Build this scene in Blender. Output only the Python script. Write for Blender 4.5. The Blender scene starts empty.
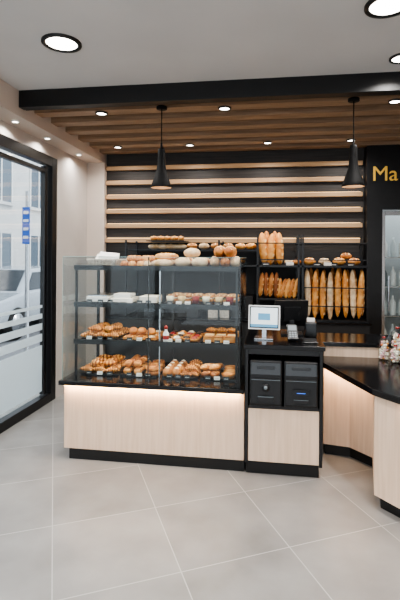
import bpy, math, random
from mathutils import Vector, Matrix, Euler
random.seed(7)
scene = bpy.context.scene
PI = math.pi

# ------------------------------------------------------------------ materials
def s2l(c):
    return tuple(((v/255)/12.92 if v/255 <= 0.04045 else ((v/255+0.055)/1.055)**2.4) for v in c) + (1,)

def mat(name, rgb, rough=0.5, metal=0.0, rgb2=None, nscale=8.0, stretch=(1,1,1), bump=0.0, emit=0.0, ecol=None, coat=0.0, detail=4, lo=0.35, hi=0.65):
    m = bpy.data.materials.new(name); m.use_nodes = True
    nt = m.node_tree; b = nt.nodes['Principled BSDF']
    b.inputs['Base Color'].default_value = s2l(rgb)
    b.inputs['Roughness'].default_value = rough
    b.inputs['Metallic'].default_value = metal
    b.inputs['Coat Weight'].default_value = coat
    if emit > 0:
        b.inputs['Emission Color'].default_value = s2l(ecol or rgb)
        b.inputs['Emission Strength'].default_value = emit
    if rgb2 is not None or bump > 0:
        tc = nt.nodes.new('ShaderNodeTexCoord'); mp = nt.nodes.new('ShaderNodeMapping')
        mp.inputs['Scale'].default_value = stretch
        nz = nt.nodes.new('ShaderNodeTexNoise'); nz.inputs['Scale'].default_value = nscale; nz.inputs['Detail'].default_value = detail
        nt.links.new(tc.outputs['Object'], mp.inputs['Vector']); nt.links.new(mp.outputs['Vector'], nz.inputs['Vector'])
        if rgb2 is not None:
            cr = nt.nodes.new('ShaderNodeValToRGB')
            cr.color_ramp.elements[0].position = lo; cr.color_ramp.elements[1].position = hi
            cr.color_ramp.elements[0].color = s2l(rgb); cr.color_ramp.elements[1].color = s2l(rgb2)
            nt.links.new(nz.outputs['Fac'], cr.inputs['Fac']); nt.links.new(cr.outputs['Color'], b.inputs['Base Color'])
        if bump > 0:
            bp = nt.nodes.new('ShaderNodeBump'); bp.inputs['Strength'].default_value = bump; bp.inputs['Distance'].default_value = 0.01
            nt.links.new(nz.outputs['Fac'], bp.inputs['Height']); nt.links.new(bp.outputs['Normal'], b.inputs['Normal'])
    return m

def glass(name, tint=(248,251,251), refl=0.012, frost=0.0, k=0.38):
    m = bpy.data.materials.new(name); m.use_nodes = True
    nt = m.node_tree; nt.nodes.clear()
    out = nt.nodes.new('ShaderNodeOutputMaterial')
    tr = nt.nodes.new('ShaderNodeBsdfTransparent'); tr.inputs['Color'].default_value = s2l(tint)
    gl = nt.nodes.new('ShaderNodeBsdfGlossy'); gl.inputs['Roughness'].default_value = 0.02
    fr = nt.nodes.new('ShaderNodeLayerWeight'); fr.inputs['Blend'].default_value = 0.25
    mm = nt.nodes.new('ShaderNodeMath'); mm.operation = 'MULTIPLY_ADD'; mm.inputs[1].default_value = k; mm.inputs[2].default_value = refl
    nt.links.new(fr.outputs['Fresnel'], mm.inputs[0])
    mx = nt.nodes.new('ShaderNodeMixShader')
    nt.links.new(mm.outputs[0], mx.inputs['Fac']); nt.links.new(tr.outputs[0], mx.inputs[1]); nt.links.new(gl.outputs[0], mx.inputs[2])
    last = mx
    if frost > 0:
        df = nt.nodes.new('ShaderNodeBsdfTranslucent'); df.inputs['Color'].default_value = (0.85,0.9,0.92,1)
        d2 = nt.nodes.new('ShaderNodeBsdfDiffuse'); d2.inputs['Color'].default_value = (0.8,0.85,0.88,1)
        a = nt.nodes.new('ShaderNodeMixShader'); a.inputs['Fac'].default_value = 0.45
        nt.links.new(df.outputs[0], a.inputs[1]); nt.links.new(d2.outputs[0], a.inputs[2])
        c = nt.nodes.new('ShaderNodeMixShader'); c.inputs['Fac'].default_value = frost
        nt.links.new(mx.outputs[0], c.inputs[1]); nt.links.new(a.outputs[0], c.inputs[2]); last = c
    nt.links.new(last.outputs[0], out.inputs['Surface'])
    return m

M = {}
M['wall'] = mat('wall_paint', (192,184,178), 0.8, rgb2=(199,191,185), nscale=3)
M['ceil'] = mat('ceiling_paint', (204,202,200), 0.85, rgb2=(209,207,205), nscale=2)
M['soffit'] = mat('soffit_paint', (206,192,181), 0.8)
M['darkceil'] = mat('dark_ceiling', (46,42,39), 0.8)
M['black'] = mat('black_satin', (16,16,18), 0.35, rgb2=(21,21,23), nscale=20)
M['beam'] = mat('black_beam', (14,14,16), 0.45)
M['matteblack'] = mat('matte_black_enamel', (9,9,10), 0.65)
M['matteblack'].node_tree.nodes['Principled BSDF'].inputs['Specular IOR Level'].default_value = 0.2
M['blackgloss'] = mat('black_granite', (13,13,15), 0.15, rgb2=(22,22,25), nscale=180, lo=0.55, hi=0.75)
M['char'] = mat('charcoal_boards', (46,43,41), 0.6, rgb2=(60,56,54), nscale=6, stretch=(0.6,6,14))
M['oak'] = mat('light_oak', (214,186,161), 0.5, rgb2=(225,199,176), nscale=5, stretch=(10,10,0.5), bump=0.03)
M['oakslat'] = mat('oak_slat', (170,136,101), 0.55, rgb2=(190,157,122), nscale=5, stretch=(0.5,8,8))
M['walnut'] = mat('ceiling_slat_wood', (134,106,82), 0.5, rgb2=(160,130,104), nscale=5, stretch=(0.5,8,10))
M['steel'] = mat('steel', (190,192,195), 0.25, metal=1.0)
M['glass'] = glass('clear_glass')
M['glassedge'] = mat('glass_edge', (150,176,172), 0.2)
M['winglass'] = glass('window_glass', (250,252,253), 0.01, k=0.28)
M['frost'] = glass('frosted_film', (235,245,248), 0.02, frost=0.75)
M['white'] = mat('white_plastic', (236,236,234), 0.4)
M['paper'] = mat('paper_card', (235,230,222), 0.8)
M['led'] = mat('warm_led', (255,214,160), 0.5, emit=12, ecol=(255,206,150))
M['ledslat'] = mat('slat_led', (255,220,170), 0.5, emit=1.5, ecol=(255,206,142))
M['lamp'] = mat('lamp_diffuser', (255,250,240), 0.5, emit=14, ecol=(255,248,238))
M['crust'] = mat('bread_crust', (160,92,40), 0.6, rgb2=(208,144,80), nscale=14, bump=0.5)
M['crust2'] = mat('golden_crust', (198,124,56), 0.45, rgb2=(230,170,98), nscale=16, bump=0.4)
M['dark'] = mat('dark_crust', (112,60,28), 0.55, rgb2=(164,98,48), nscale=14, bump=0.5)
M['flour'] = mat('floured_crust', (198,160,118), 0.8, rgb2=(230,208,176), nscale=12, bump=0.5)
M['crumb'] = mat('scored_crumb', (230,194,142), 0.8, rgb2=(238,212,168), nscale=30, bump=0.3)
M['choco'] = mat('chocolate', (52,28,18), 0.3)
M['red'] = mat('red_glaze', (150,36,30), 0.3)
M['pink'] = mat('pink_sugar', (232,186,188), 0.5)
M['green'] = mat('green_leaf', (84,112,60), 0.5)
M['cream'] = mat('icing', (240,230,212), 0.45)
M['wicker'] = mat('white_wicker', (214,206,194), 0.7, rgb2=(170,160,148), nscale=60)
M['gold'] = mat('gold_letters', (214,172,84), 0.35, metal=0.5, emit=0.25, ecol=(226,180,80))
M['grout'] = mat('asphalt', (104,106,110), 0.9, rgb2=(118,120,124), nscale=30)
M['facade'] = mat('facade_render', (214,214,212), 0.9, rgb2=(202,202,202), nscale=2)
M['winout'] = mat('facade_window', (96,108,120), 0.15)
M['carpaint'] = mat('silver_car_paint', (170,178,186), 0.25, metal=0.4, coat=0.6)
M['rubber'] = mat('rubber', (22,22,22), 0.8)
M['blue'] = mat('sign_blue', (40,96,190), 0.5)
M['carglass'] = mat('car_glass', (36,44,52), 0.08)
M['screenlit'] = mat('screen_lit', (225,236,240), 0.3, emit=0.45, ecol=(225,236,240))
M['screenblue'] = mat('screen_blue', (90,150,185), 0.3, emit=0.35, ecol=(90,150,185))
M['screengrey'] = mat('screen_text', (120,130,135), 0.4)
M['ledblue'] = mat('led_blue', (60,120,230), 0.3, emit=2)
M['dkgrey'] = mat('machine_grey', (28,29,31), 0.22)
M['skirt'] = mat('plinth_black', (14,14,15), 0.5)
M['backpanel'] = mat('back_panel', (30,29,30), 0.6)
M['pale'] = mat('cold_room_white', (214,220,222), 0.5)

# ------------------------------------------------------------------ mesh builder
class MB:
    def __init__(s): s.v=[]; s.f=[]; s.m=[]; s.mats=[]; s.sm=[]
    def mi(s, m):
        m = M[m] if isinstance(m,str) else m
        if m not in s.mats: s.mats.append(m)
        return s.mats.index(m)
    def add(s, verts, faces, m, smooth=False, mx=None):
        o=len(s.v)
        for p in verts:
            p=Vector(p)
            if mx is not None: p = mx @ p
            s.v.append(tuple(p))
        for i,f in enumerate(faces):
            s.f.append(tuple(o+k for k in f))
            s.m.append(s.mi(m[i]) if isinstance(m,list) else s.mi(m)); s.sm.append(smooth)
    def box(s,x0,x1,y0,y1,z0,z1,m,mx=None):
        v=[(x0,y0,z0),(x1,y0,z0),(x1,y1,z0),(x0,y1,z0),(x0,y0,z1),(x1,y0,z1),(x1,y1,z1),(x0,y1,z1)]
        f=[(0,3,2,1),(4,5,6,7),(0,1,5,4),(1,2,6,5),(2,3,7,6),(3,0,4,7)]
        s.add(v,f,m,False,mx)
    def prism(s,poly,z0,z1,m,mx=None):
        n=len(poly)
        v=[(x,y,z0) for x,y in poly]+[(x,y,z1) for x,y in poly]
        f=[tuple(reversed(range(n))),tuple(range(n,2*n))]+[(i,(i+1)%n,n+(i+1)%n,n+i) for i in range(n)]
        s.add(v,f,m,False,mx)
    def lathe(s,prof,loc,m,n=24,mx=None,smooth=True,cap=True):
        v=[];f=[]
        for r,z in prof:
            for i in range(n):
                a=2*PI*i/n; v.append((loc[0]+r*math.cos(a),loc[1]+r*math.sin(a),loc[2]+z))
        for j in range(len(prof)-1):
            for i in range(n):
                f.append((j*n+i,j*n+(i+1)%n,(j+1)*n+(i+1)%n,(j+1)*n+i))
        if cap:
            f.append(tuple(reversed(range(n)))); k=(len(prof)-1)*n; f.append(tuple(range(k,k+n)))
        s.add(v,f,m,smooth,mx)
    def rod(s,a,b,r,m,n=8):
        a=Vector(a);b=Vector(b);d=b-a
        q=d.to_track_quat('Z','Y').to_matrix().to_4x4()
        s.lathe([(r,0),(r,d.length)],(0,0,0),m,n,Matrix.Translation(a)@q,False)
    def loaf(s,loc,L,R,rot=(0,0,0),m='crust',score='crumb',cuts=4,bend=0.0,flat=0.75,ridge=0.0,p=2.6,rings=22,n=12,taper=1.0):
        """bread lying along X, base on z=0 of its local frame"""
        v=[];f=[];mm=[]
        for j in range(rings+1):
            t=j/rings; e=abs(2*t-1)
            rr=R*max(0.02,(1-e**p))**(0.5*taper+0.0)
            if ridge>0: rr*=1+ridge*math.sin(t*2*PI*6)
            ang=bend*(t-0.5)
            if abs(bend)>1e-3:
                rad=L/bend; cx=rad*math.sin(ang); cy=rad*(1-math.cos(ang))
            else: cx=(t-0.5)*L; cy=0
            for i in range(n):
                a=2*PI*i/n
                y=rr*math.cos(a); z=rr*math.sin(a)*flat
                k=1.0
                if cuts and math.sin(a)>0.35 and math.sin(2*PI*(t*cuts+0.18*math.cos(a)))>0.55: k=1.06
                nx=-math.sin(ang)*y*k; ny=math.cos(ang)*y*k
                v.append((cx+nx,cy+ny,R*flat+z*k))
        for j in range(rings):
            for i in range(n):
                f.append((j*n+i,(j+1)*n+i,(j+1)*n+(i+1)%n,j*n+(i+1)%n))
                t=(j+0.5)/rings; a=2*PI*(i+0.5)/n
                sc = cuts and math.sin(a)>0.4 and math.sin(2*PI*(t*cuts+0.18*math.cos(a)))>0.6 and 0.08<t<0.92
                if ridge>0 and math.sin(t*2*PI*6)<-0.45: sc=True
                mm.append(score if sc else m)
        f.append(tuple(range(n))); mm.append(m)
        k=rings*n; f.append(tuple(reversed(range(k,k+n)))); mm.append(m)
        mx=Matrix.Translation(Vector(loc))@Euler(rot,'XYZ').to_matrix().to_4x4()
        s.add(v,f,mm,True,mx)
    def croissant(s,loc,size=0.13,rz=0,m='crust2'):
        s.loaf(loc,size*1.35,size*0.25,(0,0,rz),m,'dark',0,bend=2.4,flat=0.9,ridge=0.14,p=1.4,rings=36,n=10,taper=1.3)
    def boule(s,loc,R,rz=0,m='crust',score='crumb',h=0.6):
        s.loaf(loc,2*R,R,(0,0,rz),m,score,3,flat=h,p=2.0,rings=14,n=14)
    def bun(s,loc,R,m='crust2',top=None,h=0.55):
        s.lathe([(R*0.75,0),(R*0.98,h*R*0.4),(R,h*R*0.8),(R*0.8,h*R*1.4),(R*0.45,h*R*1.75),(R*0.02,h*R*1.85)],loc,m,14)
        if top: s.lathe([(R*0.5,0),(R*0.42,0.008),(0.002,0.014)],(loc[0],loc[1],loc[2]+h*R*1.6),top,12)
    def obj(s,name,parent=None,bevel=0.0,seg=2):
        me=bpy.data.meshes.new(name); me.from_pydata(s.v,[],s.f)
        for m in s.mats: me.materials.append(m)
        for p,mi,sm in zip(me.polygons,s.m,s.sm): p.material_index=mi; p.use_smooth=sm
        me.update()
        o=bpy.data.objects.new(name,me); scene.collection.objects.link(o)
        if parent: o.parent=parent
        if bevel>0:
            b=o.modifiers.new('bevel','BEVEL'); b.width=bevel; b.segments=seg; b.limit_method='ANGLE'
        return o

def empty(name,loc=(0,0,0)):
    o=bpy.data.objects.new(name,None); scene.collection.objects.link(o); o.location=(0,0,0); return o
def box(name,x0,x1,y0,y1,z0,z1,m,parent=None,bevel=0.0):
    b=MB(); b.box(x0,x1,y0,y1,z0,z1,m); return b.obj(name,parent,bevel)
def area(name,loc,size,power,col=(1,1,1),rot=(0,0,0),sy=None,parent=None,spread=None):
    l=bpy.data.lights.new(name,'AREA'); l.energy=power; l.color=col
    l.shape='RECTANGLE' if sy else 'DISK'; l.size=size
    if sy: l.size_y=sy
    if spread: l.spread=spread
    o=bpy.data.objects.new(name,l); scene.collection.objects.link(o); o.location=loc; o.rotation_euler=rot
    if parent: o.parent=parent
    return o

# ------------------------------------------------------------------ constants
XL=-2.345; XR=2.35; YF=-2.6; YB=5.46; ZC=2.93; XS=-2.13; BY0=3.49; BY1=3.57

# floor with rotated 60cm tiles
fm=bpy.data.materials.new('floor_tiles'); fm.use_nodes=True
nt=fm.node_tree; b=nt.nodes['Principled BSDF']; N=nt.nodes.new; Lk=nt.links.new
tc=N('ShaderNodeTexCoord')
def dot(vec,off):
    d=N('ShaderNodeVectorMath'); d.operation='DOT_PRODUCT'; d.inputs[1].default_value=vec; Lk(tc.outputs['Object'],d.inputs[0])
    a=N('ShaderNodeMath'); a.operation='ADD'; a.inputs[1].default_value=off; Lk(d.outputs['Value'],a.inputs[0])
    q=N('ShaderNodeMath'); q.operation='DIVIDE'; q.inputs[1].default_value=0.6; Lk(a.outputs[0],q.inputs[0])
    fr=N('ShaderNodeMath'); fr.operation='FRACT'; Lk(q.outputs[0],fr.inputs[0])
    fl=N('ShaderNodeMath'); fl.operation='FLOOR'; Lk(q.outputs[0],fl.inputs[0])
    lt=N('ShaderNodeMath'); lt.operation='LESS_THAN'; lt.inputs[1].default_value=0.010; Lk(fr.outputs[0],lt.inputs[0])
    return fl,lt
f1,l1=dot((0.888,0.46,0),60.0); f2,l2=dot((-0.46,0.888,0),60.0-2.13)
mxx=N('ShaderNodeMath'); mxx.operation='MAXIMUM'; Lk(l1.outputs[0],mxx.inputs[0]); Lk(l2.outputs[0],mxx.inputs[1])
cmb=N('ShaderNodeCombineXYZ'); Lk(f1.outputs[0],cmb.inputs[0]); Lk(f2.outputs[0],cmb.inputs[1])
wn=N('ShaderNodeTexWhiteNoise'); Lk(cmb.outputs[0],wn.inputs['Vector'])
nz=N('ShaderNodeTexNoise'); nz.inputs['Scale'].default_value=3.5; nz.inputs['Detail'].default_value=8; Lk(tc.outputs['Object'],nz.inputs['Vector'])
ad=N('ShaderNodeMath'); ad.operation='MULTIPLY_ADD'; ad.inputs[1].default_value=0.25; Lk(wn.outputs['Value'],ad.inputs[0]); Lk(nz.outputs['Fac'],ad.inputs[2])
cr=N('ShaderNodeValToRGB'); cr.color_ramp.elements[0].position=0.3; cr.color_ramp.elements[1].position=0.9
cr.color_ramp.elements[0].color=s2l((120,118,116)); cr.color_ramp.elements[1].color=s2l((147,145,143))
Lk(ad.outputs[0],cr.inputs['Fac'])
mc=N('ShaderNodeMix'); mc.data_type='RGBA'; Lk(mxx.outputs[0],mc.inputs['Factor']); Lk(cr.outputs['Color'],mc.inputs['A']); mc.inputs['B'].default_value=s2l((168,166,164))
Lk(mc.outputs['Result'],b.inputs['Base Color']); b.inputs['Roughness'].default_value=0.38
M['floor']=fm
box('floor',XL-0.1,XR+0.1,YF-0.1,YB+0.6,-0.1,0,'floor')

# ------------------------------------------------------------------ shell
box('ceiling',XS,XR+0.1,YF-0.1,BY0,ZC,ZC+0.1,'ceil')
box('ceiling_recess',XS,XR+0.1,BY1,YB+0.6,ZC+0.02,ZC+0.12,'darkceil')
box('ceiling_soffit',XL-0.1,XS,YF-0.1,YB+0.1,2.72,ZC+0.1,'soffit')
box('wall_left',XL-0.1,XL,4.60,YB+0.1,0,2.72,'wall')
box('wall_left_header',XL-0.1,XL,YF-0.1,4.60,2.60,2.72,'wall')
box('wall_column',XL,XS+0.01,5.38,YB+0.1,0,2.72,'soffit')
box('wall_back',XS+0.01,1.20,YB,YB+0.1,0,ZC+0.02,'char')
box('wall_back_niche',1.20,XR+0.1,YB+0.5,YB+0.6,0,ZC+0.02,'pale')
box('wall_niche_side',1.19,1.20,YB+0.1,YB+0.5,0,ZC+0.02,'pale')
box('wall_right',XR,XR+0.1,YF-0.1,YB+0.5,0,ZC,'wall')
w=MB(); w.box(XL,XR,YF-0.1,YF,0,0.15,'wall'); w.box(XL,XR,YF-0.1,YF,2.6,ZC,'wall'); w.box(1.6,XR,YF-0.1,YF,0.15,2.6,'wall'); w.obj('wall_front')
box('beam',XS,XR,BY0,BY1,2.79,ZC+0.1,'beam',bevel=0.004)
w=MB()
w.box(XS,XR,BY1,BY1+0.04,2.80,2.84,'beam')
w.obj('trim_1')

w=MB(); y=3.74
while y<5.35:
    w.box(XS,XR,y,y+0.13,2.82,2.885,'walnut'); y+=0.30
w.obj('ceiling_slats')
w=MB()
for x in (-1.9,-0.9,0.1,1.1,2.0): w.box(x,x+0.04,3.58,5.40,2.886,2.945,'darkceil')
w.obj('ceiling_slat_battens')

w=MB()
for i in range(6):
    z=2.655-0.181*i
    w.box(XS+0.012,1.0,5.415,5.459,z-0.026,z+0.026,'oakslat')
w.obj('wall_slats',bevel=0.003)
w=MB()
for i in (2,3,4,5):
    z=2.655-0.181*i
    w.box(XS+0.03,0.98,5.448,5.459,z+0.0265,z+0.034,'ledslat')
w.obj('slat_led_strips')

# window
wn_=empty('window_1')
w=MB()
def fr(y0,y1,z0,z1,d=0.05): w.box(XL-0.085,XL-0.085+d+0.03,y0,y1,z0,z1,'black')
fr(4.50,4.60,0,2.60); fr(YF,4.50,2.50,2.60); fr(YF,4.50,0,0.09)
fr(4.40,4.455,0.10,2.49,0.02)
fr(2.45,2.55,0.09,2.50); fr(0.2,0.3,0.09,2.50); fr(YF,YF+0.1,0.09,2.50)
fr(2.55,4.40,2.42,2.46,0.02)
w.obj('frame',wn_,0.003)
w=MB()
w.box(XL-0.06,XL-0.054,YF+0.1,4.40,0.09,2.50,'winglass'); w.obj('pane',wn_)
w=MB()
def film(z0,z1): 
    w.box(XL-0.0525,XL-0.0515,2.56,4.39,z0,z1,'frost')
film(0.14,0.62); film(0.66,0.74); film(0.78,0.85); film(0.90,0.95); film(1.01,1.04)
w.obj('frosted_film',wn_)

# glazed door / sign panel right
w=MB()
w.box(1.02,XR,5.28,5.455,2.10,2.89,'black')
w.box(1.02,1.19,5.28,5.455,0,2.10,'black')
w.obj('wall_partition')
dr=empty('door_1')
w=MB(); w.box(1.205,1.245,5.38,5.43,0,2.09,'steel'); w.box(1.95,2.0,5.38,5.43,0,2.09,'steel'); w.box(1.245,1.95,5.38,5.43,2.04,2.09,'steel'); w.box(1.245,1.95,5.38,5.43,0,0.1,'steel'); w.obj('frame',dr,0.003)
box('glass_panel',1.246,1.949,5.40,5.408,0.101,2.039,'glass',dr)
w=MB(); w.rod((1.275,5.33,0.95),(1.275,5.33,1.35),0.010,'steel'); w.rod((1.275,5.33,1.0),(1.275,5.40,1.0),0.007,'steel'); w.rod((1.275,5.33,1.3),(1.275,5.40,1.3),0.007,'steel'); w.obj('handle',dr)
w=MB()
for z in (0.5,0.85,1.2,1.55):
    w.box(1.26,2.2,5.62,5.92,z,z+0.015,'steel')
    for i in range(8):
        x=1.31+i*0.10
        w.lathe([(0.032,0),(0.034,0.01),(0.034,0.15),(0.012,0.20),(0.012,0.235)],(x,5.70,z+0.016),random.choice(['white','pale','paper','screengrey']),14)
w.box(1.24,1.26,5.62,5.92,0.0,1.9,'steel')
w.obj('bottle_shelving')
area('niche_lamp',(1.7,5.7,2.6),0.5,9,(0.95,0.98,1),sy=0.2)

# sign: plain gold lettering
sg=empty('shop_sign')
cu=bpy.data.curves.new('letters','FONT'); cu.body='Ma'; cu.size=0.235; cu.extrude=0.006
to=bpy.data.objects.new('letters',cu); scene.collection.objects.link(to); to.parent=sg
to.location=(1.07,5.272,2.42); to.rotation_euler=(PI/2,0,0); cu.materials.append(M['gold'])

# ------------------------------------------------------------------ downlights
def downlight(x,y,z,r,power,ring='black',col=(1,0.965,0.92)):
    w=MB()
    w.lathe([(r,0),(r,-0.012),(r*0.8,-0.014),(r*0.78,-0.004)],(x,y,z),ring,28,cap=False)
    w.lathe([(0.001,-0.006),(r*0.79,-0.006)],(x,y,z),'lamp',28,cap=False)
    o=w.obj('recessed_downlight')
    area('lamp',(x,y,z-0.02),r*1.5,power,col,parent=o,spread=2.6)
for p in [(-1.375,2.74),(0.60,2.56),(-1.4,0.6),(0.6,0.6),(-1.4,-1.4),(0.6,-1.4)]:
    downlight(p[0],p[1],ZC,0.125,29)
downlight(0.85,3.25,ZC,0.08,12)
for p in [(-1.53,3.805),(-0.434,3.805),(0.95,3.805),(-1.81,5.005),(-0.962,5.005),(-0.09,5.005),(0.8,5.005)]:
    downlight(p[0],p[1],2.82,0.05 if p[1]>4 else 0.055,8)
for yy in (3.62,4.18,4.9): downlight(XS-0.11,yy,2.72,0.035,2.5,'white')

# pendants
def pendant(x,y,zb):
    w=MB()
    w.lathe([(0.088,0),(0.090,0.004),(0.080,0.035),(0.060,0.09),(0.043,0.14),(0.035,0.19),(0.031,0.25),(0.030,0.31),(0.026,0.33),(0.010,0.335),(0.008,0.38)],(x,y,zb),'matteblack',32,cap=False)
    w.lathe([(0.086,0.002),(0.078,0.03),(0.058,0.08),(0.035,0.13)],(x,y,zb),'oakslat',32,cap=False)
    w.lathe([(0.002,0.03),(0.03,0.04),(0.038,0.07),(0.025,0.11)],(x,y,zb),'lamp',16,cap=False)
    w.rod((x,y,zb+0.37),(x,y,2.80),0.0045,'matteblack')
    w.lathe([(0.045,0),(0.045,0.02),(0.02,0.025)],(x,y,2.795),'matteblack',24)
    w.obj('pendant_lamp')
pendant(-0.955,3.70,2.13); pendant(0.61,3.70,2.115)

# ------------------------------------------------------------------ display counter
dc=empty('bakery_display_counter')
X0,X1,Yf=-1.60,-0.212,3.22
box('plinth',X0+0.05,X1-0.0,Yf+0.04,3.88,0,0.085,'skirt',dc)
box('front_panel',X0+0.015,X1,Yf+0.02,3.90,0.087,0.575,'oak',dc,0.002)
box('black_lip',X0-0.01,X1,Yf-0.03,3.92,0.577,0.61,'blackgloss',dc,0.004)
box('led_strip',X0+0.03,X1-0.02,Yf-0.012,Yf-0.004,0.568,0.576,'led',dc)
area('led_wash',((X0+X1)/2,Yf-0.012,0.566),1.34,5.2,(1,0.69,0.44),rot=(math.radians(18),0,0),sy=0.015,parent=dc)
w=MB()
gz0,gz1=0.611,1.545
w.box(X0+0.01,-0.925,Yf-0.004,Yf+0.004,gz0,gz1,'glass')
w.box(-0.918,X1-0.03,Yf-0.004,Yf+0.004,gz0,gz1,'glass')
w.box(X0+0.01,X0+0.018,Yf+0.006,3.86,gz0,gz1,'glass')
w.box(X1-0.038,X1-0.03,Yf+0.006,3.86,gz0,gz1,'glass')
w.obj('glass',dc)
w=MB()
w.box(X0+0.01,X1-0.03,Yf-0.004,Yf+0.004,gz1,gz1+0.003,'glassedge')
w.box(X0+0.01,X0+0.018,Yf+0.005,3.86,gz1,gz1+0.003,'glassedge'); w.box(X1-0.038,X1-0.03,Yf+0.005,3.86,gz1,gz1+0.003,'glassedge')
w.box(X0+0.007,X0+0.0095,Yf-0.004,Yf+0.004,gz0,gz1,'glassedge')
w.obj('glass_edges',dc)
w=MB()
for x in (-0.9215,X1-0.034):
    w.box(x-0.003,x+0.003,Yf-0.006,Yf+0.006,gz0,gz1,'dkgrey')
for x in (X0+0.05,X1-0.07):
    w.box(x-0.011,x+0.011,3.80,3.822,gz0,1.47,'black')
    w.box(x-0.008,x+0.008,3.36,3.376,gz0,1.47,'black')
w.box(-0.88,-0.864,3.80,3.822,gz0,1.47,'black'); w.box(-0.88,-0.87,3.37,3.38,gz0,1.47,'steel')
for z in (1.465,1.175,0.885):
    w.box(X0+0.035,X1-0.055,3.352,3.36,z-0.024,z+0.014,'black')
    w.box(X0+0.035,X1-0.055,3.36,3.84,z-0.018,z,'black')
w.obj('shelf_frame',dc)
w=MB()
for z in (0.611,0.886,1.176):
    for (a,c) in ((-1.52,-1.22),(-1.20,-0.90),(-0.86,-0.58),(-0.56,-0.29)):
        w.box(a,c,3.40,3.78,z,z+0.006,'dkgrey'); w.box(a,c,3.395,3.40,z,z+0.014,'dkgrey')
w.obj('trays',dc)
for zz in (1.44,1.15,0.86):
    area('case_light',(-0.9,3.43,zz),1.2,4.0,(1,0.88,0.70),sy=0.04,parent=dc)

def grid(x0,x1,y0,y1,nx,ny):
    for i in range(nx):
        for j in range(ny):
            yield x0+(x1-x0)*(i+0.5)/nx+random.uniform(-.008,.008), y0+(y1-y0)*(j+0.5)/ny+random.uniform(-.008,.008)
ru=random.uniform
w=MB()
for base in (0.618,0.893):
    for x,y in grid(-1.53,-1.23,3.41,3.77,3,4): w.croissant((x,y,base),0.105,ru(-0.5,0.5)+PI)
    for x,y in grid(-1.50,-1.26,3.44,3.74,2,3): w.croissant((x,y,base+0.045),0.105,ru(-0.7,0.7)+(PI if base>0.8 else 0))
w.obj('croissants')
w=MB()
for x,y in grid(-1.195,-1.03,3.41,3.75,2,4): w.loaf((x,y,0.618),0.09,0.032,(0,0,ru(-.2,.2)+PI/2),'crust2','choco',2,flat=0.8,p=5)
for x,y in grid(-1.18,-1.05,3.43,3.72,2,3): w.loaf((x,y,0.668),0.09,0.032,(0,0,ru(-.3,.3)+PI/2),'crust','dark',2,flat=0.8,p=5)
w.obj('chocolate_pastries')
w=MB()
for x,y in grid(-1.02,-0.90,3.41,3.75,1,3):
    for l in range(2):
        z=0.618+0.03*l
        w.lathe([(0.05,0),(0.054,0.01),(0.05,0.026)],(x,y,z),'crust',18)
        w.lathe([(0.040,0.026),(0.036,0.030),(0.028,0.026)],(x,y,z),'dark',18,cap=False); w.lathe([(0.022,0.026),(0.018,0.031),(0.002,0.029)],(x,y,z),'crust2',14,cap=False)
for x,y in grid(-1.19,-0.92,3.41,3.75,3,4):
    a=ru(-.3,.3)
    mx=Matrix.Translation((x,y,0.893))@Matrix.Rotation(a,4,'Z')
    w.prism([(-0.04,-0.04),(0,-0.033),(0.04,-0.04),(0.033,0),(0.04,0.04),(0,0.033),(-0.04,0.04),(-0.033,0)],0,0.022,'crust2',mx)
    w.lathe([(0.026,0.022),(0.022,0.030),(0.002,0.034)],(0,0,0),random.choice(['cream','crust','crust','flour','dark']),12,mx)
for x,y in grid(-1.17,-0.95,3.44,3.60,3,1): w.bun((x,y,0.928),0.038,'crust',h=0.7)
w.obj('danish_pastries')
w=MB()
for x,y in grid(-0.86,-0.72,3.41,3.75,2,4): w.bun((x,y,0.618),0.038,'crust',top='cream',h=0.9)
for x,y in grid(-0.71,-0.58,3.41,3.75,2,4): w.croissant((x,y,0.618),0.085,ru(-.5,.5)+PI,'crust')
for x,y in grid(-0.71,-0.58,3.43,3.73,1,3): w.croissant((x,y,0.655),0.095,ru(-.5,.5)+PI,'crust2')
w.obj('brioche_buns')
w=MB()
for x,y in grid(-0.56,-0.42,3.41,3.75,2,4): w.loaf((x,y,0.618),0.10,0.030,(0,0,ru(-.4,.4)+0.9),'dark','crust2',4,flat=0.8)
for x in (-0.53,-0.46): w.loaf((x,3.5,0.662),0.11,0.032,(0,0,0.9),'crust2','crumb',4)
for x,y in grid(-0.41,-0.29,3.41,3.75,1,3):
    w.lathe([(0.045,0),(0.056,0.03),(0.052,0.032),(0.050,0.026)],(x,y,0.618),'crust',20); w.lathe([(0.05,0.026),(0.03,0.034),(0.002,0.036)],(x,y,0.618),'crust2',18)
w.obj('filled_rolls')
w=MB()
for k,(x,y) in enumerate(grid(-0.86,-0.58,3.41,3.75,4,4)):
    w.lathe([(0.028,0),(0.036,0.022),(0.033,0.024),(0.031,0.02)],(x,y,0.893),'crust2',16)
    w.lathe([(0.032,0.02),(0.02,0.036),(0.002,0.04)],(x,y,0.893),random.choice(['red','cream','choco','crust2','crust','crust']),14)
for k,(x,y) in enumerate(grid(-0.56,-0.29,3.41,3.75,3,4)):
    w.box(x-0.036,x+0.036,y-0.026,y+0.026,0.893,0.928,'crust2'); w.box(x-0.036,x+0.036,y-0.026,y+0.026,0.928,0.938,['crust','crumb','dark','crust2'][k%4])
for x,y in grid(-0.54,-0.31,3.55,3.72,3,1): w.croissant((x,y,0.939),0.085,ru(-.5,.5)+PI,'crust2')
w.obj('tarts_and_slices')
w=MB()
w.box(-1.50,-1.32,3.44,3.70,1.183,1.225,'white'); w.box(-1.30,-1.12,3.44,3.68,1.183,1.215,'paper')
w.box(-1.49,-1.33,3.45,3.69,1.225,1.24,'steel'); w.box(-1.28,-1.14,3.46,3.60,1.216,1.25,'white')
w.box(-1.06,-0.92,3.44,3.62,1.183,1.235,'paper')
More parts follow.
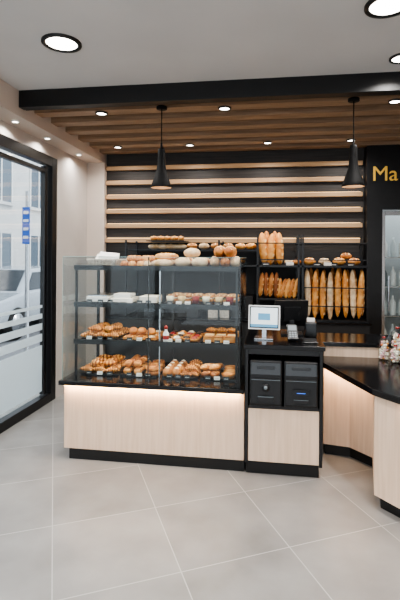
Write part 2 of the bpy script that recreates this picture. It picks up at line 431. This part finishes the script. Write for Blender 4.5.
w.obj('pastry_boxes',bevel=0.004)
w=MB()
for k,(x,y) in enumerate(grid(-0.86,-0.29,3.42,3.76,6,3)):
    if k%3==0:
        w.lathe([(0.026,0),(0.035,0.07),(0.036,0.076),(0.012,0.078)],(x,y,1.183),'glass',16)
        w.lathe([(0.024,0.002),(0.032,0.056),(0.002,0.058)],(x,y,1.183),['cream','crumb','red'][(k//3)%3],12)
    else:
        a=ru(-.3,.3)
        w.loaf((x,y,1.183),0.10,0.036,(0,0,a),random.choice(['crust2','crust']),'crumb',2,flat=0.5,p=4)
        w.loaf((x,y,1.210),0.098,0.039,(0,0,a),random.choice(['green','cream','cream']),'cream',0,flat=0.12,p=4)
        w.loaf((x,y,1.219),0.10,0.036,(0,0,a),random.choice(['crust2','crust']),'crumb',3,flat=0.4,p=4)
w.obj('sandwiches_and_desserts')
w=MB()
w.lathe([(0.022,0),(0.024,0.01),(0.024,0.06),(0.010,0.085),(0.010,0.10)],(-0.83,3.395,0.893),'white',16)
w.lathe([(0.025,0.02),(0.025,0.05)],(-0.83,3.395,0.893),'red',16,cap=False)
w.lathe([(0.013,0.098),(0.013,0.115),(0.004,0.125)],(-0.83,3.395,0.893),'red',12)
w.obj('decorated_bottle')
w=MB()
for z in (0.63,0.905,1.195):
    for x in (-1.45,-1.36,-1.28,-1.12,-1.04,-0.97,-0.80,-0.73,-0.66,-0.50,-0.43,-0.36):
        mx=Matrix.Translation((x,3.385,z))@Matrix.Rotation(math.radians(-15),4,'X')
        k=random.random()<0.35
        w.box(-0.022,0.022,-0.001,0.001,-0.012,0.014,'paper' if k else 'black',mx)
        w.box(-0.015,0.015,-0.002,-0.0011,-0.003,-0.001,'dkgrey' if k else 'white',mx)
w.obj('price_cards')
w=MB()
def basket(w,x0,x1,y0,y1,z,h,fl=0.02,m='wicker'):
    o=[(x0,y0),(x1,y0),(x1,y1),(x0,y1)]
    for q in range(4):
        (ax,ay),(bx,by)=o[q],o[(q+1)%4]
        for k in range(5):
            zz=z+0.006+h*k/4; e=fl*k/4
            cx,cy=(x0+x1)/2,(y0+y1)/2
            f=lambda px,py:(px+(e if px>cx else -e),py+(e if py>cy else -e),zz)
            w.rod(f(ax,ay),f(bx,by),0.006,m,6)
        for k in range(7):
            t=k/6; px=ax+(bx-ax)*t; py=ay+(by-ay)*t
            ex=(fl if abs(px-x1)<1e-6 else (-fl if abs(px-x0)<1e-6 else 0)); ey=(fl if abs(py-y1)<1e-6 else (-fl if abs(py-y0)<1e-6 else 0))
            w.rod((px,py,z),(px+ex,py+ey,z+h+0.008),0.005,m,5)
    w.box(x0,x1,y0,y1,z,z+0.006,m)
basket(w,-1.46,-1.26,3.42,3.70,1.468,0.05)
w.obj('bread_basket')
w=MB()
mx=Matrix.Translation((-1.37,3.56,1.53))@Euler((0.2,0.1,0.3),'XYZ').to_matrix().to_4x4()
w.box(-0.09,0.09,-0.1,0.1,0,0.012,'paper',mx); w.box(-0.07,0.09,-0.08,0.1,0.013,0.035,'white',mx)
w.obj('folded_paper_bags')
w=MB()
for x,y in grid(-1.22,-0.96,3.40,3.78,4,4): w.bun((x,y,1.466),0.034,random.choice(['crust2','flour','crust']),h=0.8)
for x,y in grid(-1.20,-0.98,3.45,3.74,3,2): w.bun((x,y,1.51),0.034,random.choice(['crust2','crust']),h=0.8)
for x,y in grid(-0.95,-0.78,3.40,3.76,1,5): w.loaf((x,y,1.466),0.17,0.042,(0,0,ru(-.3,.3)),random.choice(['flour','crust']),'crumb',4)
for x,y in grid(-0.93,-0.80,3.45,3.70,1,3): w.loaf((x,y,1.52),0.17,0.040,(0,0,ru(-.3,.3)),random.choice(['flour','crust2']),'crumb',4)
for x in (-0.72,-0.585): 
    for y in (3.48,3.68): w.boule((x,y,1.466),0.066,ru(0,1),'flour' if y<3.5 else 'crust',h=0.6)
w.boule((-0.66,3.56,1.54),0.068,0.8,'flour',h=0.6)
for i,x in enumerate((-0.47,-0.39,-0.31)):
    w.loaf((x,3.58,1.466),0.32,0.046,(0,0,PI/2+0.05),'crust' if i%2 else 'flour','crumb',4,flat=1.0)
for i,x in enumerate((-0.43,-0.35)):
    w.loaf((x,3.56,1.545),0.30,0.046,(0,0,PI/2-0.05),'crust','crumb',4,flat=1.0)
w.obj('crusty_loaves')

# ------------------------------------------------------------------ checkout cabinet
cc=empty('checkout_counter')
a0,a1=-0.205,0.335
box('plinth',a0+0.01,a1-0.02,Yf+0.03,3.86,0,0.085,'skirt',cc)
w=MB()
w.box(a0,a0+0.022,Yf-0.01,3.88,0.087,0.90,'black'); w.box(a1-0.022,a1,Yf-0.01,3.88,0.087,0.90,'black')
w.box(a0+0.022,a1-0.022,3.70,3.88,0.087,0.90,'black')
w.box(a0+0.022,a1-0.022,Yf,3.69,0.475,0.497,'black')
w.box(a0+0.022,a1-0.022,Yf-0.005,Yf+0.02,0.86,0.90,'black')
w.obj('carcass',cc,0.002)
box('lower_panel',a0+0.023,a1-0.023,Yf-0.004,3.68,0.10,0.474,'oak',cc,0.002)
box('worktop',a0-0.01,a1+0.015,Yf-0.03,3.92,0.902,0.935,'blackgloss',cc,0.004)
def recycler(x0,x1,kind):
    e=empty('cash_recycler')
    z0=0.498
    box('body',x0,x1,Yf-0.015,3.62,z0,z0+0.325,'black',e,0.012)
    w=MB()
    w.box(x0+0.012,x1-0.012,Yf-0.022,Yf-0.0155,z0+0.02,z0+0.20,'dkgrey')
    mx=Matrix.Translation(((x0+x1)/2,Yf-0.012,z0+0.262))@Matrix.Rotation(math.radians(-12),4,'X')
    hw=(x1-x0)/2-0.012
    w.box(-hw,hw,-0.014,-0.002,-0.04,0.045,'dkgrey',mx)
    w.box(-hw*0.6,hw*0.6,-0.018,-0.0141,0.0,0.02,'black',mx)
    w.obj('front_face',e,0.004)
    w=MB()
    cx=(x0+x1)/2
    w.box(x0+0.014,x1-0.014,Yf-0.0235,Yf-0.0221,z0+0.186,z0+0.189,'screengrey')
    if kind==0:
        w.box(cx-0.055,cx+0.055,Yf-0.04,Yf-0.0225,z0+0.03,z0+0.075,'black')
        w.box(cx-0.055,cx+0.055,Yf-0.0415,Yf-0.0401,z0+0.071,z0+0.075,'screengrey')
        w.lathe([(0.028,0),(0.026,0.012),(0.012,0.014)],(0,0,0),'black',20,Matrix.Translation((cx,Yf-0.022,z0+0.135))@Matrix.Rotation(PI/2,4,'X'))
        w.lathe([(0.014,0.0),(0.012,0.017)],(0,0,0),'screengrey',20,Matrix.Translation((cx,Yf-0.022,z0+0.135))@Matrix.Rotation(PI/2,4,'X'))
    else:
        w.box(cx-0.055,cx+0.055,Yf-0.036,Yf-0.0225,z0+0.09,z0+0.13,'black')
        w.box(cx-0.03,cx+0.03,Yf-0.038,Yf-0.0365,z0+0.107,z0+0.110,'ledblue')
        w.box(cx-0.05,cx+0.05,Yf-0.03,Yf-0.0225,z0+0.035,z0+0.06,'black')
        w.box(cx-0.05,cx+0.05,Yf-0.0315,Yf-0.0301,z0+0.057,z0+0.06,'screengrey')
    w.box(cx-0.008,cx+0.008,Yf-0.0295,Yf-0.028,z0+0.225,z0+0.231,'ledblue')
    w.obj('fittings',e)
recycler(a0+0.03,a0+0.262,0); recycler(a0+0.272,a1-0.03,1)

e=empty('customer_display')
w=MB()
mx=Matrix.Translation((-0.078,3.40,1.10))@Euler((math.radians(-8),0,math.radians(-4)),'XYZ').to_matrix().to_4x4()
w.box(-0.118,0.118,0,0.018,-0.09,0.09,'white',mx)
w.box(-0.108,0.108,-0.0012,-0.0002,-0.080,0.080,'dkgrey',mx)
w.box(-0.100,0.100,-0.0018,-0.0013,-0.072,0.072,'screenlit',mx)
w.box(-0.100,0.100,-0.0025,-0.0019,-0.072,-0.052,'screenblue',mx)
w.box(-0.045,0.045,-0.0025,-0.0019,-0.02,0.03,'screenblue',mx)
w.obj('screen',e)
w=MB(); w.box(-0.095,-0.06,3.425,3.445,0.945,1.10,'steel'); w.box(-0.15,-0.01,3.37,3.50,0.936,0.946,'steel'); w.obj('stand',e,0.002)
e=empty('till_monitor')
w=MB()
mx=Matrix.Translation((0.135,3.68,1.10))@Euler((math.radians(8),0,math.radians(18)),'XYZ').to_matrix().to_4x4()
w.box(-0.14,0.14,0,0.03,-0.105,0.105,'black',mx); w.box(-0.07,0.07,-0.022,-0.0005,-0.06,0.06,'dkgrey',mx)
w.obj('housing',e,0.004)
w=MB(); w.box(0.115,0.155,3.66,3.69,0.946,1.05,'black'); w.box(0.05,0.22,3.59,3.76,0.936,0.948,'black'); w.obj('stand',e,0.002)
e=empty('card_terminal')
w=MB(); mx=Matrix.Translation((0.13,3.38,0.996))@Euler((math.radians(45),0,0.1),'XYZ').to_matrix().to_4x4()
w.box(-0.038,0.038,-0.065,0.065,-0.012,0.012,'black',mx); w.box(-0.03,0.03,0.01,0.055,0.0125,0.014,'screengrey',mx)
for i in range(3):
    for j in range(3): w.box(-0.026+i*0.019,-0.012+i*0.019,-0.052+j*0.018,-0.040+j*0.018,0.0125,0.016,'screengrey',mx)
w.obj('terminal_body',e,0.003)
w=MB(); w.box(0.10,0.16,3.40,3.44,0.936,0.955,'black'); w.box(0.12,0.14,3.40,3.415,0.955,0.985,'black'); w.obj('cradle',e)
e=empty('receipt_printer')
box('case',0.235,0.325,3.56,3.70,0.936,1.05,'dkgrey',e,0.010)
box('paper_slip',0.25,0.31,3.60,3.602,1.045,1.08,'paper',e)
w=MB(); w.box(0.20,0.31,3.30,3.44,0.936,0.942,'dkgrey'); w.box(0.205,0.305,3.305,3.435,0.942,0.95,'black'); w.obj('coin_tray',None,0.003)

# ------------------------------------------------------------------ right counter
rc=empty('service_counter')
w=MB(); w.prism([(0.384,3.633),(0.58,3.595),(0.715,3.435),(0.615,2.90),(0.73,2.76),(1.25,2.27),(1.95,2.27),(1.95,3.76),(0.384,3.76)],0.087,0.708,'oak'); w.obj('body',rc,0.002)
w=MB(); w.prism([(0.40,3.66),(0.59,3.63),(0.75,3.46),(0.66,2.92),(0.77,2.80),(1.28,2.31),(1.93,2.31),(1.93,3.74),(0.40,3.74)],0,0.086,'skirt'); w.obj('plinth',rc)
w=MB(); w.prism([(0.352,3.56),(0.595,2.87),(0.715,2.71),(1.22,2.22),(1.98,2.22),(1.98,3.77),(0.352,3.77)],0.71,0.75,'blackgloss'); w.obj('worktop',rc,0.004)
w=MB(); w.box(0.40,1.95,3.775,4.2,0.087,0.83,'oak'); w.obj('rear_body',rc)
w=MB(); w.box(0.375,1.97,3.76,4.22,0.832,0.865,'blackgloss'); w.obj('rear_worktop',rc,0.003)
area('led_wash',(0.53,3.52,0.70),0.34,2.8,(1,0.68,0.43),rot=(math.radians(10),0,math.radians(-25)),sy=0.015,parent=rc)
area('led_wash',(0.98,2.48,0.70),0.70,1.6,(1,0.68,0.43),rot=(math.radians(15),0,math.radians(-44)),sy=0.015,parent=rc)
e=empty('glass_counter_guard')
w=MB()
w.box(0.98,0.986,2.62,3.50,0.751,1.22,'glass'); w.box(0.986,1.5,2.62,2.626,0.751,1.22,'glass'); w.box(0.98,1.5,2.62,3.50,1.221,1.229,'glass')
w.obj('panes',e)
w=MB()
for (x,y,r,h) in ((0.85,3.69,0.042,0.20),(0.95,3.69,0.050,0.29),(0.91,3.59,0.042,0.15),(1.07,3.69,0.055,0.30),(1.01,3.58,0.045,0.21)):
    w.lathe([(r*0.9,0),(r,0.01),(r,h*0.75),(r*0.2,h*0.88),(r*0.75,h)],(x,y,0.751),'glass',16,cap=False)
    for k in range(int(h*420)):
        a=ru(0,2*PI); q=r*0.72*math.sqrt(random.random()); z=0.765+random.random()*h*0.66
        px,py=x+q*math.cos(a),y+q*math.sin(a)
        w.lathe([(0.002,-0.010),(0.008,-0.006),(0.011,0),(0.008,0.006),(0.002,0.010)],(px,py,z),random.choice(['pink','cream','cream','cream','cream','white','pink','crust2','red','cream']),8)
    w.lathe([(r*0.24,0),(r*0.34,0.006),(r*0.24,0.012)],(x,y,0.751+h*0.86),'red',10)
w.obj('sweet_bags')

# ------------------------------------------------------------------ back bread shelves
bs=empty('bread_rack')
w=MB()
w.box(XS+0.03,1.0,5.40,5.412,0.0,1.62,'backpanel')
for x in (-1.7,-0.62,-0.19,0.255,0.30,0.98):
    w.box(x-0.01,x+0.01,4.98,5.0,0.86,1.80 if x>-0.3 else 1.74,'black'); w.box(x-0.01,x+0.01,5.38,5.399,0.86,1.80 if x>-0.3 else 1.74,'black')
    for z in (0.86,1.10,1.46,1.70): w.box(x-0.008,x+0.008,5.0,5.38,z,z+0.015,'black')
w.box(-1.7,0.98,4.98,5.39,1.445,1.465,'black')
w.box(-0.19,0.98,4.985,5.39,0.86,0.88,'black')
w.box(-0.19,0.25,4.985,5.39,1.08,1.10,'black')
w.box(-1.7,-0.2,4.985,5.39,1.62,1.635,'black')
for z in (1.52,1.70): w.box(-0.19,0.98,4.975,4.985,z,z+0.012,'black')
w.box(0.31,0.97,4.975,4.985,1.02,1.032,'black'); w.box(0.31,0.97,4.975,4.985,1.22,1.232,'black')
w.obj('rack',bs,0.0)
box('base_cabinet',-1.9,1.0,4.95,5.395,0,0.84,'backpanel',bs,0.003)
box('cabinet_top',-1.92,1.01,4.93,5.396,0.842,0.858,'blackgloss',bs)
w=MB()
for x in (-1.5,-1.2,-0.9,-0.5,-0.1,0.15,0.45,0.62,0.80):
    w.box(x-0.04,x+0.04,4.968,4.974,1.455,1.495,'black'); w.box(x-0.028,x+0.028,4.966,4.9675,1.473,1.478,'paper')
for x in (0.16,0.56): w.box(x-0.04,x+0.04,4.966,4.972,1.466,1.50,'paper')
w.obj('shelf_labels',bs)
w=MB()
for i,x in enumerate((-0.13,-0.04,0.05)): w.loaf((x-0.05,5.08,1.645),0.36,0.052,(0.0,PI/2+ru(-.10,.10),0),'crust2','crumb',5,flat=0.9)
for i,x in enumerate((-0.09,0.0)): w.loaf((x-0.045,5.20,1.66),0.38,0.050,(0.0,PI/2+ru(-.08,.08),0),'crust','crumb',5,flat=0.9)
w.obj('batards')
w=MB()
for i in range(8):
    x=0.345+i*0.08
    w.loaf((x-0.02,5.06,1.14+ru(-.01,.03)),0.53,0.036,(0,PI/2+ru(-.07,.07),0),'crust2' if i%3 else 'flour','crumb',6,flat=0.95,rings=36)
for i in range(8):
    x=0.37+i*0.08
    w.loaf((x-0.01,5.18,1.17+ru(-.01,.03)),0.52,0.034,(0,PI/2+ru(-.06,.06),0),'crust','crumb',6,flat=0.95,rings=36)
w.obj('baguettes')
w=MB()
for i in range(4): w.loaf((-0.18+i*0.055,5.08,1.245),0.28,0.032,(0,PI/2+ru(-.1,.1),0),'dark' if i%2 else 'crust','crumb',5,flat=0.9)
for i in range(5): w.loaf((0.02+i*0.045,5.10,1.21),0.23,0.032,(0,PI/2+ru(0.1,.3),0),'crust' if i%2 else 'crust2','crumb',4,flat=0.9)
w.obj('rustic_sticks')
w=MB()
for x,r,m in ((0.15,0.052,'flour'),(0.235,0.055,'crust'),(0.38,0.068,'crust2'),(0.54,0.066,'flour'),(0.70,0.07,'crust2'),(0.86,0.068,'crust')):
    w.boule((x,5.12,1.466),r,ru(-.5,.5),m,h=0.62)
w.boule((0.78,5.16,1.535),0.06,ru(-.5,.5),'crust',h=0.6)
w.obj('country_loaves')
w=MB()
for x in (-1.40,-1.30,-1.19,-1.09): w.loaf((x,5.12,1.636),0.16,0.045,(0,0,ru(-.4,.4)),'flour','crumb',3,flat=0.7)
for x in (-0.95,-0.81,-0.67,-0.53,-0.39,-0.27):
    w.boule((x,5.12,1.636),0.062,ru(-.5,.5),random.choice(['flour','crust','crust2']),h=0.6)
w.box(-1.46,-1.02,4.99,5.3,1.725,1.735,'black')
for x in (-1.40,-1.32,-1.24,-1.16,-1.08): w.loaf((x,5.12,1.736),0.11,0.035,(0,0,ru(-.4,.4)+1.2),'crust2','crumb',3,flat=0.8)
w.obj('farmhouse_loaves')
w=MB()
for x in (-1.5,-1.1,-0.75,-0.48):
    w.box(x,x+0.24,5.05,5.30,0.859,1.05+0.08*random.random(),random.choice(['wicker','dkgrey','backpanel']))
w.obj('storage_boxes',bevel=0.006)
area('slat_wash',(-0.5,5.15,2.80),2.8,5,(1,0.80,0.58),rot=(math.radians(-12),0,0),sy=0.05)
area('shelf_wash',(0.3,4.90,1.95),1.3,2.8,(1,0.85,0.68),rot=(math.radians(15),0,0),sy=0.03)

# ------------------------------------------------------------------ outside
box('ground_street',-16,XL-0.11,-6,34,-0.22,-0.12,'grout')
box('ground_pavement',-4.0,XL-0.105,-6,34,-0.12,-0.03,mat('paving',(170,168,165),0.85,rgb2=(182,180,176),nscale=10))
w=MB(); w.box(-11.2,-10.2,-6,34,-0.12,9,'facade')
for i in range(14):
    for j in range(3):
        y=-4+i*2.7; z=0.7+j*2.9
        w.box(-10.22,-10.17,y,y+1.3,z,z+1.7,'winout'); w.box(-10.2,-10.1,y-0.1,y+1.4,z-0.12,z,'facade')
        w.box(-10.19,-10.14,y-0.06,y,z,z+1.75,'white'); w.box(-10.19,-10.14,y+1.3,y+1.36,z,z+1.75,'white'); w.box(-10.19,-10.14,y+0.62,y+0.68,z,z+1.7,'white')
w.obj('building_facade')
w=MB(); w.box(-10.1,-2.5,30,31,-0.12,9,'facade')
for i in range(3): w.box(-9+i*2.4,-7.8+i*2.4,29.95,30.02,1,3,'winout')
w.obj('building_far')
def car(x,y,m):
    e=empty('parked_car')
    prof=[(-2.1,0.30),(-2.15,0.55),(-2.0,0.78),(-1.15,0.92),(-0.55,1.38),(0.9,1.42),(1.65,1.0),(2.05,0.95),(2.12,0.5),(2.05,0.28)]
    def extr(w,prof,hw,mm,inset=0.0):
        n=len(prof); v=[(x-hw(p),y+p[0],p[1]-0.12) for p in prof]+[(x+hw(p),y+p[0],p[1]-0.12) for p in prof]
        f=[tuple(range(n)),tuple(reversed(range(n,2*n)))]+[(i,n+i,n+(i+1)%n,(i+1)%n) for i in range(n)]
        w.add(v,f,mm)
    w=MB(); extr(w,prof,lambda p:0.86 if p[1]<1.1 else 0.66,m); w.obj('bodywork',e,0.05,3)
    w=MB()
    extr(w,[(-0.98,0.96),(-0.5,1.31),(0.86,1.34),(1.45,1.0)],lambda p:0.875 if p[1]<1.1 else 0.72,'carglass')
    v=[(x-0.7,y-1.12,0.83),(x+0.7,y-1.12,0.83),(x+0.58,y-0.60,1.24),(x-0.58,y-0.60,1.24)]; w.add(v,[(0,1,2,3)],'carglass')
    w.obj('windows',e)
    w=MB()
    for yy in (-1.35,1.3):
        for sx in (-0.78,0.78):
            w.lathe([(0.32,-0.1),(0.33,0),(0.32,0.1)],(0,0,0),'rubber',24,Matrix.Translation((x+sx,y+yy,0.21))@Matrix.Rotation(PI/2,4,'Y'))
            w.lathe([(0.2,-0.12),(0.2,0.12)],(0,0,0),'steel',16,Matrix.Translation((x+sx,y+yy,0.21))@Matrix.Rotation(PI/2,4,'Y'))
    w.obj('wheels',e)
    w=MB()
    for sx in (-0.62,0.62): w.box(x+sx-0.16,x+sx+0.16,y-2.16,y-2.05,0.46,0.58,'white')
    w.obj('headlights',e,0.02)
car(-5.9,9.6,'carpaint'); car(-5.9,15.0,'white'); car(-8.2,7.0,'black')
e=empty('street_sign')
w=MB(); w.rod((-3.6,6.15,-0.03),(-3.6,6.15,2.5),0.03,'steel'); w.obj('post',e)
w=MB(); w.box(-3.66,-3.54,6.11,6.118,1.72,2.26,'blue')
for i in range(4): w.box(-3.64,-3.56,6.103,6.1095,1.80+0.12*i,1.84+0.12*i,'white')
w.obj('blade',e,0.003)

# ------------------------------------------------------------------ world & camera
sl=bpy.data.lights.new('sun','SUN'); sl.energy=3.0; sl.angle=0.2; sl.color=(1,0.97,0.93)
so=bpy.data.objects.new('sun',sl); scene.collection.objects.link(so)
so.rotation_euler=Vector((-0.55,-0.15,-0.8)).to_track_quat('-Z','Y').to_euler(); so.location=(6,2,12)
wd=bpy.data.worlds.new('World'); scene.world=wd; wd.use_nodes=True
bg=wd.node_tree.nodes['Background']; bg.inputs['Color'].default_value=(0.85,0.93,1.0,1); bg.inputs['Strength'].default_value=2.9
try: scene.view_settings.look='AgX - Medium High Contrast'
except Exception as ex: print(ex)

cam=bpy.data.cameras.new('Camera'); co=bpy.data.objects.new('Camera',cam); scene.collection.objects.link(co)
cam.sensor_fit='VERTICAL'; cam.sensor_height=36; cam.lens=27; cam.shift_y=-0.0717; cam.shift_x=-0.0157; cam.clip_start=0.05
R=Matrix.Rotation(math.radians(8.3),4,'Z')@Matrix.Rotation(PI/2,4,'X')@Matrix.Rotation(math.radians(0.4),4,'Z')
co.matrix_world=Matrix.Translation((0,0,1.55))@R
scene.camera=co
